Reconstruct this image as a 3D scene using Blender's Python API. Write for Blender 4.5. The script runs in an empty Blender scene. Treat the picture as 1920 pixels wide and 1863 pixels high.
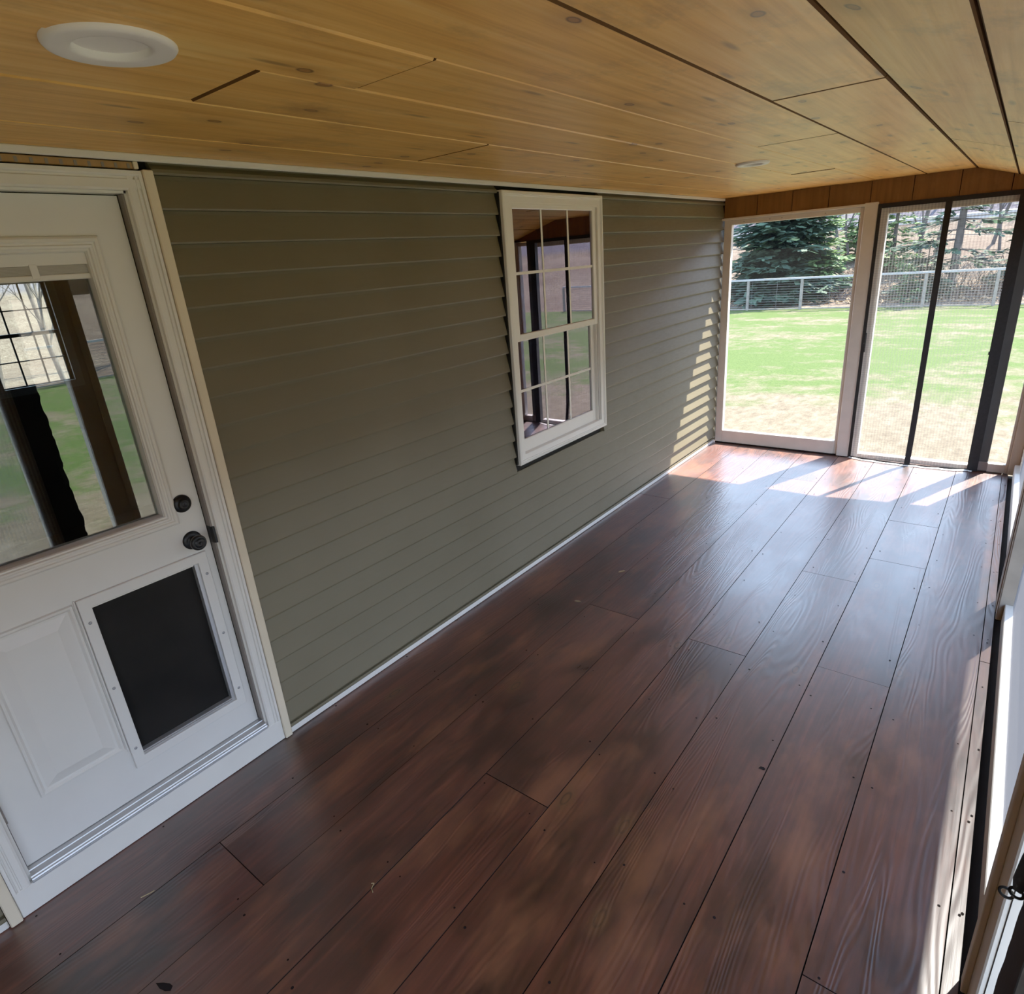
import bpy, math, random
from mathutils import Vector, Matrix, noise as mnoise
R = math.radians
scene = bpy.context.scene
COL = scene.collection
ORG = {}

# ------------------------------------------------------------------ helpers
class MB:
    """collects faces in world coordinates, builds ONE mesh object"""
    def __init__(s): s.v = []; s.f = []; s.m = []; s.sm = []
    def face(s, pts, m=0, smooth=False):
        n = len(s.v); s.v += [tuple(p) for p in pts]; s.f.append(tuple(range(n, n+len(pts)))); s.m.append(m); s.sm.append(smooth)
    def box(s, x0, x1, y0, y1, z0, z1, m=0):
        n = len(s.v)
        s.v += [(x0,y0,z0),(x1,y0,z0),(x1,y1,z0),(x0,y1,z0),(x0,y0,z1),(x1,y0,z1),(x1,y1,z1),(x0,y1,z1)]
        for q in ((0,3,2,1),(4,5,6,7),(0,1,5,4),(1,2,6,5),(2,3,7,6),(3,0,4,7)):
            s.f.append(tuple(n+i for i in q)); s.m.append(m); s.sm.append(False)
    def bbox(s, x0, x1, y0, y1, z0, z1, b=.003, m=0):
        """box with chamfered edges along every side (chamfer b)"""
        b = min(b, (x1-x0)*.3, (y1-y0)*.3, (z1-z0)*.3)
        X = (x0, x1); Y = (y0, y1); Z = (z0, z1); idx = {}
        n = len(s.v)
        for i in (0,1):
            for j in (0,1):
                for k in (0,1):
                    sx = b if i == 0 else -b; sy = b if j == 0 else -b; sz = b if k == 0 else -b
                    for a, p in (('x',(X[i],Y[j]+sy,Z[k]+sz)),('y',(X[i]+sx,Y[j],Z[k]+sz)),('z',(X[i]+sx,Y[j]+sy,Z[k]))):
                        idx[(a,i,j,k)] = len(s.v); s.v.append(p)
        def F(l, flip=False):
            l = [idx[q] for q in l]
            if flip: l = l[::-1]
            s.f.append(tuple(l)); s.m.append(m); s.sm.append(False)
        for i in (0,1):
            F([('x',i,0,0),('x',i,1,0),('x',i,1,1),('x',i,0,1)], i == 0)
            F([('y',0,i,0),('y',1,i,0),('y',1,i,1),('y',0,i,1)], i == 1)
            F([('z',0,0,i),('z',1,0,i),('z',1,1,i),('z',0,1,i)], i == 0)
        for i in (0,1):
            for j in (0,1):
                F([('x',i,j,0),('y',i,j,0),('y',i,j,1),('x',i,j,1)], i != j)
                F([('x',i,0,j),('z',i,0,j),('z',i,1,j),('x',i,1,j)], i == j)
                F([('y',0,i,j),('z',0,i,j),('z',1,i,j),('y',1,i,j)], i != j)
                for k in (0,1):
                    F([('x',i,j,k),('y',i,j,k),('z',i,j,k)], (i+j+k) % 2 == 0)
    def prism(s, prof, axis, a, b, m=0, closed=True, caps=True):
        """extrude a 2-D profile along an axis: 'y' -> prof is (x,z); 'z' -> (x,y); 'x' -> (y,z)"""
        def P(p, t):
            return (p[0],t,p[1]) if axis == 'y' else ((p[0],p[1],t) if axis == 'z' else (t,p[0],p[1]))
        n = len(s.v); k = len(prof)
        s.v += [P(p,a) for p in prof]+[P(p,b) for p in prof]
        for i in range(k if closed else k-1):
            j = (i+1) % k; s.f.append((n+i,n+j,n+k+j,n+k+i)); s.m.append(m); s.sm.append(False)
        if closed and caps:
            s.f.append(tuple(n+i for i in range(k))[::-1]); s.f.append(tuple(n+k+i for i in range(k))); s.m += [m,m]; s.sm += [False,False]
    def tube(s, pts, rads, n=6, m=0, caps=True):
        pts = [Vector(p) for p in pts]
        if not hasattr(rads, '__len__'): rads = [rads]*len(pts)
        base = len(s.v)
        for i, p in enumerate(pts):
            d = (pts[min(i+1,len(pts)-1)]-pts[max(i-1,0)]); d = d.normalized() if d.length > 1e-9 else Vector((0,0,1))
            u = d.cross(Vector((0,0,1)) if abs(d.z) < .9 else Vector((1,0,0))).normalized(); w = d.cross(u)
            for k in range(n):
                a = 2*math.pi*k/n; s.v.append(tuple(p+(u*math.cos(a)+w*math.sin(a))*rads[i]))
        for i in range(len(pts)-1):
            for k in range(n):
                q = (k+1) % n; s.f.append((base+i*n+k,base+i*n+q,base+(i+1)*n+q,base+(i+1)*n+k)); s.m.append(m); s.sm.append(True)
        if caps:
            e = base+(len(pts)-1)*n
            s.f.append(tuple(base+k for k in range(n))); s.f.append(tuple(e+k for k in range(n))[::-1]); s.m += [m,m]; s.sm += [False,False]
    def ring(s, c, u, w, r1, r2, t, n=20, k=6, m=0):
        """oval ring of tube radius t"""
        c = Vector(c); u = Vector(u).normalized(); w = Vector(w).normalized(); nn = u.cross(w); base = len(s.v)
        for i in range(n):
            a = 2*math.pi*i/n; rad = (u*math.cos(a)*r1+w*math.sin(a)*r2); o = rad.normalized()
            for j in range(k):
                b = 2*math.pi*j/k; s.v.append(tuple(c+rad+o*math.cos(b)*t+nn*math.sin(b)*t))
        for i in range(n):
            for j in range(k):
                i2 = (i+1) % n; j2 = (j+1) % k
                s.f.append((base+i*k+j,base+i2*k+j,base+i2*k+j2,base+i*k+j2)); s.m.append(m); s.sm.append(True)
    def lathe(s, c, axis, prof, n=32, m=0):
        """prof = [(dist along axis, radius)]"""
        c = Vector(c); ax = Vector(axis).normalized()
        u = ax.cross(Vector((0,0,1)) if abs(ax.z) < .9 else Vector((1,0,0))).normalized(); w = ax.cross(u); base = len(s.v)
        for d, r in prof:
            for k in range(n):
                a = 2*math.pi*k/n; s.v.append(tuple(c+ax*d+(u*math.cos(a)+w*math.sin(a))*r))
        for i in range(len(prof)-1):
            for k in range(n):
                q = (k+1) % n; s.f.append((base+i*n+k,base+i*n+q,base+(i+1)*n+q,base+(i+1)*n+k)); s.m.append(m)
                s.sm.append(True)
        for i, fl in ((0,False),(len(prof)-1,True)):
            if prof[i][1] > 1e-5:
                l = tuple(base+i*n+k for k in range(n)); s.f.append(l[::-1] if fl else l); s.m.append(m); s.sm.append(False)
    def frame(s, axis, pos, a0, a1, b0, b1, prof, m=0):
        """picture-frame moulding with mitred corners. axis 'x': plane X=pos, a=Y, b=Z. prof=[(inset, out)]"""
        n = len(s.v); k = len(prof)
        def P(a, b, o): return (pos+o, a, b) if axis == 'x' else (a, pos+o, b)
        for ins, o in prof:
            s.v += [P(a0+ins,b0+ins,o),P(a1-ins,b0+ins,o),P(a1-ins,b1-ins,o),P(a0+ins,b1-ins,o)]
        for i in range(k-1):
            for c in range(4):
                d = (c+1) % 4; s.f.append((n+i*4+c,n+i*4+d,n+(i+1)*4+d,n+(i+1)*4+c)); s.m.append(m); s.sm.append(False)
    def build(s, name, mats, parent=None, origin=None, bevel=0):
        if parent is not None:
            o = Vector(ORG[parent.name])
        else: o = Vector(origin or (0,0,0))
        me = bpy.data.meshes.new(name)
        me.from_pydata([tuple(Vector(v)-o) for v in s.v], [], s.f); 
        if not isinstance(mats, (list,tuple)): mats = [mats]
        for mt in mats: me.materials.append(mt)
        me.polygons.foreach_set('material_index', s.m); me.polygons.foreach_set('use_smooth', s.sm)
        me.update()
        ob = bpy.data.objects.new(name, me); COL.objects.link(ob)
        ORG[ob.name] = tuple(o)
        if parent is not None: ob.parent = parent
        else: ob.location = o
        if bevel:
            md = ob.modifiers.new('bevel','BEVEL'); md.width = bevel; md.segments = 2; md.limit_method = 'ANGLE'
        return ob

def tag(o, label=None, cat=None, group=None, kind=None):
    if label: o['label'] = label
    if cat: o['category'] = cat
    if group: o['group'] = group
    if kind: o['kind'] = kind
    return o
def empty(name, loc):
    o = bpy.data.objects.new(name, None); o.location = loc; o.empty_display_size = .1
    COL.objects.link(o); ORG[o.name] = tuple(loc); return o
def copy_tree(o, parent=None):
    c = o.copy(); COL.objects.link(c)
    ORG[c.name] = ORG[o.name]
    if parent is not None: c.parent = parent
    for ch in list(o.children): copy_tree(ch, c)
    return c

# ------------------------------------------------------------------ materials
class NT:
    def __init__(s, name):
        s.mat = bpy.data.materials.new(name); s.mat.use_nodes = True; s.t = s.mat.node_tree; s.t.nodes.clear()
        s.out = s.n('ShaderNodeOutputMaterial')
    def n(s, typ, **kw):
        nd = s.t.nodes.new(typ)
        for k, v in kw.items(): setattr(nd, k, v)
        return nd
    def l(s, a, b): s.t.links.new(a, b)
    def set(s, sock, v):
        if hasattr(v, 'is_linked') or isinstance(v, bpy.types.NodeSocket): s.l(v, sock)
        else: sock.default_value = v
    def math(s, op, a, b=0.0, c=None):
        nd = s.n('ShaderNodeMath', operation=op); s.set(nd.inputs[0], a); s.set(nd.inputs[1], b)
        if c is not None: s.set(nd.inputs[2], c)
        return nd.outputs[0]
    def mix(s, f, a, b, mode='MIX'):
        nd = s.n('ShaderNodeMix', data_type='RGBA', blend_type=mode); s.set(nd.inputs[0], f)
        for sock, v in ((nd.inputs[6],a),(nd.inputs[7],b)):
            s.set(sock, (*v,1) if isinstance(v, tuple) and len(v) == 3 else v)
        return nd.outputs[2]
    def ramp(s, f, stops):
        nd = s.n('ShaderNodeValToRGB'); s.set(nd.inputs[0], f); e = nd.color_ramp.elements
        while len(e) < len(stops): e.new(.5)
        for el, (p, c) in zip(e, stops):
            el.position = p; el.color = (*c,1) if isinstance(c, tuple) else (c,c,c,1)
        return nd.outputs[0]
    def coords(s, scale=(1,1,1), off=None, src='Object'):
        tc = s.n('ShaderNodeTexCoord'); v = tc.outputs[src]
        if off is not None:
            a = s.n('ShaderNodeVectorMath', operation='ADD'); s.l(v, a.inputs[0]); s.l(off, a.inputs[1]); v = a.outputs[0]
        m = s.n('ShaderNodeMapping'); m.inputs['Scale'].default_value = scale; s.l(v, m.inputs[0]); return m.outputs[0]
    def noise(s, vec, scale=1, detail=4, rough=.5, dist=0):
        nd = s.n('ShaderNodeTexNoise'); s.l(vec, nd.inputs['Vector']); nd.inputs['Scale'].default_value = scale
        nd.inputs['Detail'].default_value = detail; nd.inputs['Roughness'].default_value = rough; nd.inputs['Distortion'].default_value = dist
        return nd.outputs[0]
    def principled(s, col, rough=.5, spec=.5, bump=None, bstr=.2, bdist=.002, **kw):
        p = s.n('ShaderNodeBsdfPrincipled')
        s.set(p.inputs['Base Color'], (*col,1) if isinstance(col, tuple) and len(col) == 3 else col)
        s.set(p.inputs['Roughness'], rough); s.set(p.inputs['Specular IOR Level'], spec)
        for k, v in kw.items(): s.set(p.inputs[k.replace('_',' ')], v)
        if bump is not None:
            b = s.n('ShaderNodeBump'); b.inputs['Strength'].default_value = bstr; b.inputs['Distance'].default_value = bdist
            s.set(b.inputs['Height'], bump); s.l(b.outputs[0], p.inputs['Normal'])
        return p.outputs[0]
    def done(s, sh): s.l(sh, s.out.inputs[0]); return s.mat

def plain(name, col, rough=.5, spec=.5, var=.06, scale=8, bump=0, **kw):
    t = NT(name); c = t.coords(); nz = t.noise(c, scale, 4)
    k = t.ramp(nz, [(.3,tuple(x*(1-var) for x in col)),(.7,tuple(min(1,x*(1+var)) for x in col))])
    return t.done(t.principled(k, rough, spec, bump=nz if bump else None, bstr=bump, **kw))

def island_offset(t, amt=37.0):
    g = t.n('ShaderNodeNewGeometry'); r = g.outputs['Random Per Island']
    cx = t.n('ShaderNodeCombineXYZ')
    for i, k in enumerate((1.0, 2.3, .7)): t.l(t.math('MULTIPLY', r, amt*k), cx.inputs[i])
    return r, cx.outputs[0]

def mat_floor():
    t = NT('stained_plank_floor'); r, off = island_offset(t)
    g1 = t.noise(t.coords((55,1.6,1), off), 1, 6, .65)
    fig = t.noise(t.coords((5.5,.55,1), off), 1, 2, .45, .25)
    ring = t.math('SINE', t.math('MULTIPLY', fig, 150.0)); ring = t.math('MULTIPLY_ADD', ring, .5, .5)
    ringm = t.math('POWER', ring, 2.2)
    blot = t.noise(t.coords((1.3,.6,1), off), 2.8, 9, .68)
    blot2 = t.noise(t.coords((1,.4,1), off), 6.0, 4, .6)
    c = t.ramp(g1, [(.25,(.026,.0055,.0030)),(.5,(.068,.0150,.0074)),(.8,(.145,.036,.018))])
    c = t.mix(t.math('MULTIPLY', ringm, .22), c, (.035,.012,.009))
    c = t.mix(t.ramp(blot, [(.40,.9),(.55,0.0)]), c, (.012,.0040,.003))
    c = t.mix(t.math('MULTIPLY', t.ramp(blot2, [(.52,0.0),(.70,1.0)]), .6), c, (.19,.062,.024))
    c = t.mix(t.math('MULTIPLY', t.ramp(r, [(0,0.0),(1,1.0)]), .35), c, t.mix(.5, c, (.14,.055,.035)))
    # knots
    vo = t.n('ShaderNodeTexVoronoi', voronoi_dimensions='2D'); t.l(t.coords((2.2,.95,1), off), vo.inputs['Vector']); vo.inputs['Scale'].default_value = 1.0
    kd = vo.outputs['Distance']
    kn = t.ramp(kd, [(.03,1.0),(.075,0.0)])
    c = t.mix(t.math('MULTIPLY', kn, .75), c, (.10,.042,.016))
    kc = t.ramp(kd, [(.018,0.0),(.028,1.0),(.036,0.0)])
    c = t.mix(t.math('MULTIPLY', kc, .8), c, (.015,.006,.004))
    wear = t.noise(t.coords((1,.6,1)), 1.3, 5, .65)
    rough = t.ramp(t.math('MULTIPLY_ADD', blot, .4, t.math('MULTIPLY', wear, .6)), [(.35,.27),(.6,.42)])
    h = t.math('MULTIPLY_ADD', g1, .5, t.math('MULTIPLY', ring, .5))
    h = t.math('MULTIPLY_ADD', blot2, .6, h)
    sh = t.principled(c, rough, 1.0, bump=h, bstr=.5, bdist=.0018, Coat_Weight=.4, Coat_Roughness=.27)
    return t.done(sh)

def mat_ceiling(name='pine_board', base=((.58,.255,.042),(.83,.45,.105),(.93,.62,.225)), off_amt=41.0, scale=(42,1.3,42), knots=True, spec=.4):
    t = NT(name); r, off = island_offset(t, off_amt)
    g1 = t.noise(t.coords(scale, off), 1, 6, .6)
    fig = t.noise(t.coords(tuple(x*.11 if x > 5 else x*.4 for x in scale), off), 1, 2, .5, .3)
    ring = t.math('MULTIPLY_ADD', t.math('SINE', t.math('MULTIPLY', fig, 60.0)), .5, .5)
    c = t.ramp(g1, [(.25,base[0]),(.5,base[1]),(.8,base[2])])
    c = t.mix(t.math('MULTIPLY', ring, .16), c, tuple(x*.7 for x in base[0]))
    blot = t.noise(t.coords(tuple(1.0 if x > 5 else .45 for x in scale), off), 2.6, 5, .62)
    c = t.mix(t.math('MULTIPLY', t.ramp(blot, [(.52,0.0),(.72,1.0)]), .5), c, tuple(x*.42 for x in base[1]))
    c = t.mix(t.math('MULTIPLY', t.ramp(blot, [(.25,1.0),(.42,0.0)]), .35), c, tuple(min(1,x*1.25) for x in base[2]))
    c = t.mix(t.math('MULTIPLY', r, .3), c, tuple(x*.82 for x in base[1]))
    if knots:
        wob = t.noise(t.coords((9,3,9), off), 1, 2)
        ad = t.n('ShaderNodeVectorMath', operation='ADD'); t.l(t.coords((3.1,1.7,.001), off), ad.inputs[0])
        cb = t.n('ShaderNodeCombineXYZ'); t.l(t.math('MULTIPLY', wob, .12), cb.inputs[0]); t.l(t.math('MULTIPLY', wob, .06), cb.inputs[1]); t.l(cb.outputs[0], ad.inputs[1])
        vo = t.n('ShaderNodeTexVoronoi', voronoi_dimensions='2D'); t.l(ad.outputs[0], vo.inputs['Vector']); vo.inputs['Scale'].default_value = 1.0; vo.inputs['Randomness'].default_value = 1
        kd = vo.outputs['Distance']
        c = t.mix(t.math('MULTIPLY', t.ramp(kd, [(.04,1.0),(.16,0.0)]), .35), c, tuple(x*.5 for x in base[0]))
        c = t.mix(t.math('MULTIPLY', t.ramp(kd, [(.022,1.0),(.042,0.0)]), .8), c, (.26,.105,.026))
        c = t.mix(t.ramp(kd, [(.020,0.0),(.029,.9),(.038,0.0)]), c, (.055,.020,.007))
        vo2 = t.n('ShaderNodeTexVoronoi', voronoi_dimensions='2D'); t.l(t.coords((5.2,.95,.001), off), vo2.inputs['Vector']); vo2.inputs['Scale'].default_value = 1.0
        c = t.mix(t.math('MULTIPLY', t.ramp(vo2.outputs['Distance'], [(.02,1.0),(.06,0.0)]), .6), c, (.11,.045,.014))
    sm = t.noise(t.coords((1.6,.8,1.6), off), 3.0, 6, .72)
    c = t.mix(t.math('MULTIPLY', t.ramp(sm, [(.54,0.0),(.70,1.0)]), .5), c, (.24,.125,.045))
    return t.done(t.principled(c, .42, spec, bump=g1, bstr=.2, bdist=.001))

def mat_siding():
    t = NT('olive_grey_vinyl_siding')
    g = t.noise(t.coords((1,6,40)), 2.0, 5, .6); f = t.noise(t.coords(), .9, 3)
    c = t.ramp(f, [(.3,(.098,.080,.042)),(.7,(.128,.108,.064))])
    return t.done(t.principled(c, t.ramp(g, [(.3,.46),(.7,.60)]), .42, bump=g, bstr=.12, bdist=.0008))

def mat_glass(name, tint=(.88,.97,.9), refl=(1,1,1), boost=.0):
    t = NT(name); tr = t.n('ShaderNodeBsdfTransparent'); tr.inputs[0].default_value = (*tint,1)
    gl = t.n('ShaderNodeBsdfGlossy'); gl.inputs[0].default_value = (*refl,1); gl.inputs['Roughness'].default_value = .0
    fr = t.n('ShaderNodeFresnel'); fr.inputs[0].default_value = 1.5
    m = t.n('ShaderNodeMixShader'); f = t.math('MULTIPLY_ADD', fr.outputs[0], 1.7, boost)
    f = t.math('MINIMUM', f, 1.0); t.l(f, m.inputs[0]); t.l(tr.outputs[0], m.inputs[1]); t.l(gl.outputs[0], m.inputs[2])
    return t.done(m.outputs[0])

def mat_screen(name, opacity=.16, col=(.5,.5,.5), stripes=0, axis='x', translucent=.5, period=.012, graze=False):
    """insect screen / clear vinyl: mostly see-through, with a faint woven body"""
    t = NT(name); tr = t.n('ShaderNodeBsdfTransparent'); tr.inputs[0].default_value = (1,1,1,1)
    df = t.n('ShaderNodeBsdfDiffuse'); df.inputs[0].default_value = (*col,1)
    tl = t.n('ShaderNodeBsdfTranslucent'); tl.inputs[0].default_value = (*col,1)
    mm = t.n('ShaderNodeMixShader'); mm.inputs[0].default_value = translucent; t.l(df.outputs[0], mm.inputs[1]); t.l(tl.outputs[0], mm.inputs[2])
    m = t.n('ShaderNodeMixShader')
    if stripes:
        tc = t.n('ShaderNodeTexCoord'); sp = t.n('ShaderNodeSeparateXYZ'); t.l(tc.outputs['Object'], sp.inputs[0])
        w = t.math('SINE', t.math('MULTIPLY', sp.outputs[0 if axis == 'x' else 1], 2*math.pi/period)); w2 = t.math('SINE', t.math('MULTIPLY', sp.outputs[2], 2*math.pi/(period*.9)))
        f = t.math('MULTIPLY_ADD', w, stripes, opacity); f = t.math('MULTIPLY_ADD', w2, stripes*.5, f); f = t.math('MAXIMUM', f, 0.02)
        t.l(f, m.inputs[0])
    elif graze:
        g = t.n('ShaderNodeNewGeometry'); dp = t.n('ShaderNodeVectorMath', operation='DOT_PRODUCT'); t.l(g.outputs['Normal'], dp.inputs[0]); t.l(g.outputs['Incoming'], dp.inputs[1])
        t.l(t.math('MINIMUM', t.math('DIVIDE', opacity, t.math('MAXIMUM', t.math('ABSOLUTE', dp.outputs['Value']), .02)), .93), m.inputs[0])
    else: m.inputs[0].default_value = opacity
    t.l(tr.outputs[0], m.inputs[1]); t.l(mm.outputs[0], m.inputs[2]); return t.done(m.outputs[0])

def mat_lawn():
    t = NT('spring_lawn'); c0 = t.coords()
    big = t.noise(t.coords((.32,.75,1)), 1.0, 5, .6, .3); mid = t.noise(c0, 1.6, 5, .65); fine = t.noise(c0, 34, 3, .7); fin2 = t.noise(t.coords((1,.5,1)), 9, 5, .75)
    grass = t.ramp(fine, [(.25,(.019,.037,.005)),(.5,(.036,.063,.010)),(.75,(.068,.088,.021))])
    straw = t.ramp(fin2, [(.25,(.052,.037,.022)),(.5,(.100,.079,.050)),(.75,(.145,.122,.086))])
    sp = t.n('ShaderNodeSeparateXYZ'); t.l(c0, sp.inputs[0])
    # distance from the porch (outside corner): bare, straw-coloured strip close to it
    dx = t.math('SUBTRACT', sp.outputs[0], 2.4); dy = t.math('SUBTRACT', sp.outputs[1], 5.9)
    d = t.math('MAXIMUM', dx, dy)
    near = t.ramp(t.math('MULTIPLY', d, .1), [(.30,.30),(.56,.0),(.9,-.0)])
    nr = t.math('SUBTRACT', t.math('MULTIPLY', t.ramp(t.math('MULTIPLY', d, .1), [(.18,1.0),(.62,0.0)]), .34), .02)
    f = t.math('ADD', t.math('MULTIPLY_ADD', mid, .55, t.math('MULTIPLY', big, .65)), nr)
    f = t.math('MULTIPLY_ADD', t.math('SUBTRACT', fin2, .5), .22, f)
    k = t.ramp(f, [(.565,0.0),(.755,1.0)])
    c = t.mix(k, grass, straw)
    return t.done(t.principled(c, .9, .1, bump=t.math('ADD', fine, fin2), bstr=.5, bdist=.05))

def mat_hill():
    t = NT('leaf_litter_hillside'); c0 = t.coords()
    a = t.noise(c0, 5.5, 6, .75); b = t.noise(c0, .35, 4, .6); s = t.noise(t.coords((1,1,1)), 22, 3, .7)
    lit = t.ramp(t.math('MULTIPLY_ADD', s, .5, t.math('MULTIPLY', a, .5)), [(.34,(.036,.022,.015)),(.5,(.115,.087,.062)),(.66,(.190,.158,.120))])
    c = t.mix(t.ramp(b, [(.40,0.0),(.62,.55)]), lit, (.062,.040,.030))
    sp = t.n('ShaderNodeSeparateXYZ'); t.l(c0, sp.inputs[0])
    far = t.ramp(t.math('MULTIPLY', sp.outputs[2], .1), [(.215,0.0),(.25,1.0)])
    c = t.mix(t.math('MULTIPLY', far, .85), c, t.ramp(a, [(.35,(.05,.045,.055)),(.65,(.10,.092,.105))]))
    return t.done(t.principled(c, .95, .05, bump=a, bstr=.6, bdist=.08))

def mat_needles(name, c1, c2):
    t = NT(name); g = t.n('ShaderNodeNewGeometry'); r = g.outputs['Random Per Island']
    c = t.ramp(r, [(0,c1),(1,c2)])
    p = t.principled(c, .7, .25); tl = t.n('ShaderNodeBsdfTranslucent'); t.l(c, tl.inputs[0])
    m = t.n('ShaderNodeMixShader'); m.inputs[0].default_value = .35; t.l(p, m.inputs[1]); t.l(tl.outputs[0], m.inputs[2]); return t.done(m.outputs[0])

M = {}
M['floor'] = mat_floor()
M['ceil'] = mat_ceiling()
M['fascia'] = mat_ceiling('stained_vertical_board', ((.12,.050,.013),(.19,.083,.022),(.25,.118,.036)), 19.0, (38,38,1.5), False)
M['raw'] = mat_ceiling('raw_pine_strip', ((.22,.12,.04),(.34,.19,.07),(.42,.25,.1)), 23.0, (3,30,3), False)
M['siding'] = mat_siding()
M['white'] = plain('white_painted_trim', (.66,.64,.59), .42, .45, .03)
M['door'] = plain('white_door_paint', (.64,.63,.60), .38, .5, .02)
M['vinyl'] = plain('white_window_vinyl', (.72,.69,.62), .35, .5, .02)
M['tan'] = plain('tan_channel_trim', (.64,.55,.40), .5, .4, .04)
M['weather'] = plain('brown_grey_weatherstrip', (.19,.165,.145), .6, .3, .08)
M['alu'] = plain('brushed_aluminium', (.50,.50,.50), .38, .5, .05, 30, Metallic=.75)
M['black'] = plain('black_hardware', (.007,.007,.0075), .36, .25, .1)
M['fabric'] = plain('black_woven_tape', (.014,.014,.015), .75, .3, .2, 60)
M['post'] = plain('dark_grey_post', (.055,.056,.055), .55, .4, .12)  # dark grey for the posts, handle and back window bars
M['flap'] = plain('dark_pet_flap', (.009,.008,.007), .55, .12, .5, 3.0)
M['groove'] = plain('dark_gap', (.010,.007,.006), .8, .1)
M['dimframe'] = plain('shaded_porch_frame', (.40,.35,.29), .55, .3, .12)  # porch frame colour darkened to hold the middle post's shade
M['seam'] = plain('dark_brown_seam', (.10,.045,.014), .8, .1)
M['frame'] = plain('painted_porch_frame', (.66,.63,.57), .5, .35, .06)
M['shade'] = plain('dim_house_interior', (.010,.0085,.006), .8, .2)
M['screw'] = plain('steel_screw', (.28,.28,.29), .35, .5, .1, Metallic=.8)
M['light'] = plain('white_light_trim', (.80,.79,.75), .45, .4, .02)
M['lens'] = plain('frosted_lens', (.78,.77,.72), .6, .3, .03)
M['blind'] = plain('blind_slats', (.55,.53,.48), .5, .4, .04)
M['glass_door'] = mat_glass('door_glass', (.80,.86,.82), (1,1,.96), .035)
M['glass_win'] = mat_glass('coated_window_glass', (.80,.84,.80), (.95,.86,1.0), .07)
M['pane'] = mat_screen('clear_vinyl_pane', .03, (.07,.07,.07), 0)
M['mesh'] = mat_screen('black_fibre_mesh', .18, (.15,.15,.145), .12, 'x', .5, .021)
M['mesh_side'] = mat_screen('side_insect_screen', .22, (.35,.36,.38), .06, 'y', .5, .02)
M['tint'] = mat_screen('smoky_vinyl_pane', .135, (.20,.20,.215), 0, translucent=.6, graze=True)
M['lawn'] = mat_lawn()
M['hill'] = mat_hill()
M['bark'] = plain('grey_bark', (.085,.072,.064), .9, .1, .3, 6)
M['wirewood'] = plain('weathered_fence_wood', (.175,.160,.135), .85, .1, .2, 9)
M['railtop'] = plain('pale_fence_rail', (.26,.26,.25), .7, .2, .12, 9)
M['wire'] = plain('galvanised_wire', (.10,.105,.10), .6, .3, .1)
M['guard'] = plain('pale_guard_rail', (.34,.33,.31), .5, .4, .1)
M['n_dark'] = mat_needles('spruce_needles', (.020,.040,.027), (.070,.120,.070))
M['n_light'] = mat_needles('light_green_needles', (.040,.088,.030), (.150,.240,.080))  # lighter green needles for the pines and the shrub
M['twig'] = plain('brown_brush', (.10,.070,.055), .9, .1, .4, 5)
M['leaf'] = plain('dry_brown_leaf', (.20,.13,.07), .8, .2, .3, 40)
M['straw'] = plain('dry_straw', (.42,.31,.15), .8, .2, .1)
M['clear'] = plain('steel_grey_ring', (.05,.05,.05), .3, .5, .1)

# ------------------------------------------------------------------ camera (solved from the photo)
f_px = 1158.08
Rm = ((.7889907725,.6100233300,-.0732468272),(.1623444805,-.3219674440,-.9327278460),(-.5925688404,.7240224457,-.3530632629))
cam = bpy.data.cameras.new('camera'); co = bpy.data.objects.new('camera', cam); COL.objects.link(co)
cam.sensor_fit = 'HORIZONTAL'; cam.sensor_width = 36; cam.lens = 36*f_px/1920; cam.clip_start = .02; cam.clip_end = 500
mw = Matrix.Identity(4)
for i in range(3):
    mw[i][0] = Rm[0][i]; mw[i][1] = -Rm[1][i]; mw[i][2] = -Rm[2][i]
mw[0][3], mw[1][3], mw[2][3] = 2.21257, 0, 1.84722
co.matrix_world = mw
scene.camera = co

# ------------------------------------------------------------------ room constants
H = 2.243; L = 5.985; YN = -2.2; SLOPE = .30; XC = 1.84
SEAM = [0.0,.286,.572,.880,1.172,1.463,1.759,2.051,2.347,2.386]

# ---- floor: individual planks in one mesh
rng = random.Random(4)
joints = {0:[4.336,-1.2],1:[.562,4.9],2:[2.626,-.6],3:[1.336,5.2],4:[2.593,-1.0],5:[3.6,.2],6:[2.688,4.63,3.96],7:[1.27,-.9],8:[3.1]}
mb = MB()
for i in range(9):
    x0, x1 = SEAM[i], SEAM[i+1]
    if i == 0: x0 = .002
    cuts = [YN]+sorted(joints[i])+[L+.06]
    for a, b in zip(cuts[:-1], cuts[1:]):
        g = .0013 if i > 3 else .0008
        dz = rng.uniform(-.0012,.0008)
        mb.bbox(x0+g, x1-g, a+.001, b-.001, -.03, dz, .0007, 0)
# nail holes: pairs of dark dimples along every joist
for j in range(22):
    yj = -.35+j*.405
    for i in range(9):
        for xx in (SEAM[i]+.035, SEAM[i+1]-.035):
            if SEAM[i+1]-SEAM[i] < .1: xx = (SEAM[i]+SEAM[i+1])/2
            if rng.random() < .25: continue
            x = xx+rng.uniform(-.012,.012); y = yj+rng.uniform(-.03,.03); r = rng.uniform(.0028,.0048)
            mb.face([(x+r*math.cos(q*math.pi/4), y+r*math.sin(q*math.pi/4), .0012) for q in range(8)], 1)
for cx_, cy_, pts in ((.616,.222,[(-.030,-.012),(-.012,.002),(.006,.012),(.020,.014),(.028,.004),(.016,-.006),(-.004,-.012)]),(1.742,1.932,[(-.012,-.006),(-.007,.008),(.004,.010),(.012,.004),(.009,-.005)])):
    mb.face([(cx_+a_, cy_+b_, .0013) for a_, b_ in pts][::-1], 1)
mb.box(-.1,2.60,YN,L+.07,-.12,-.031, 1)
fl = mb.build('floor', [M['floor'], M['groove']])
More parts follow.
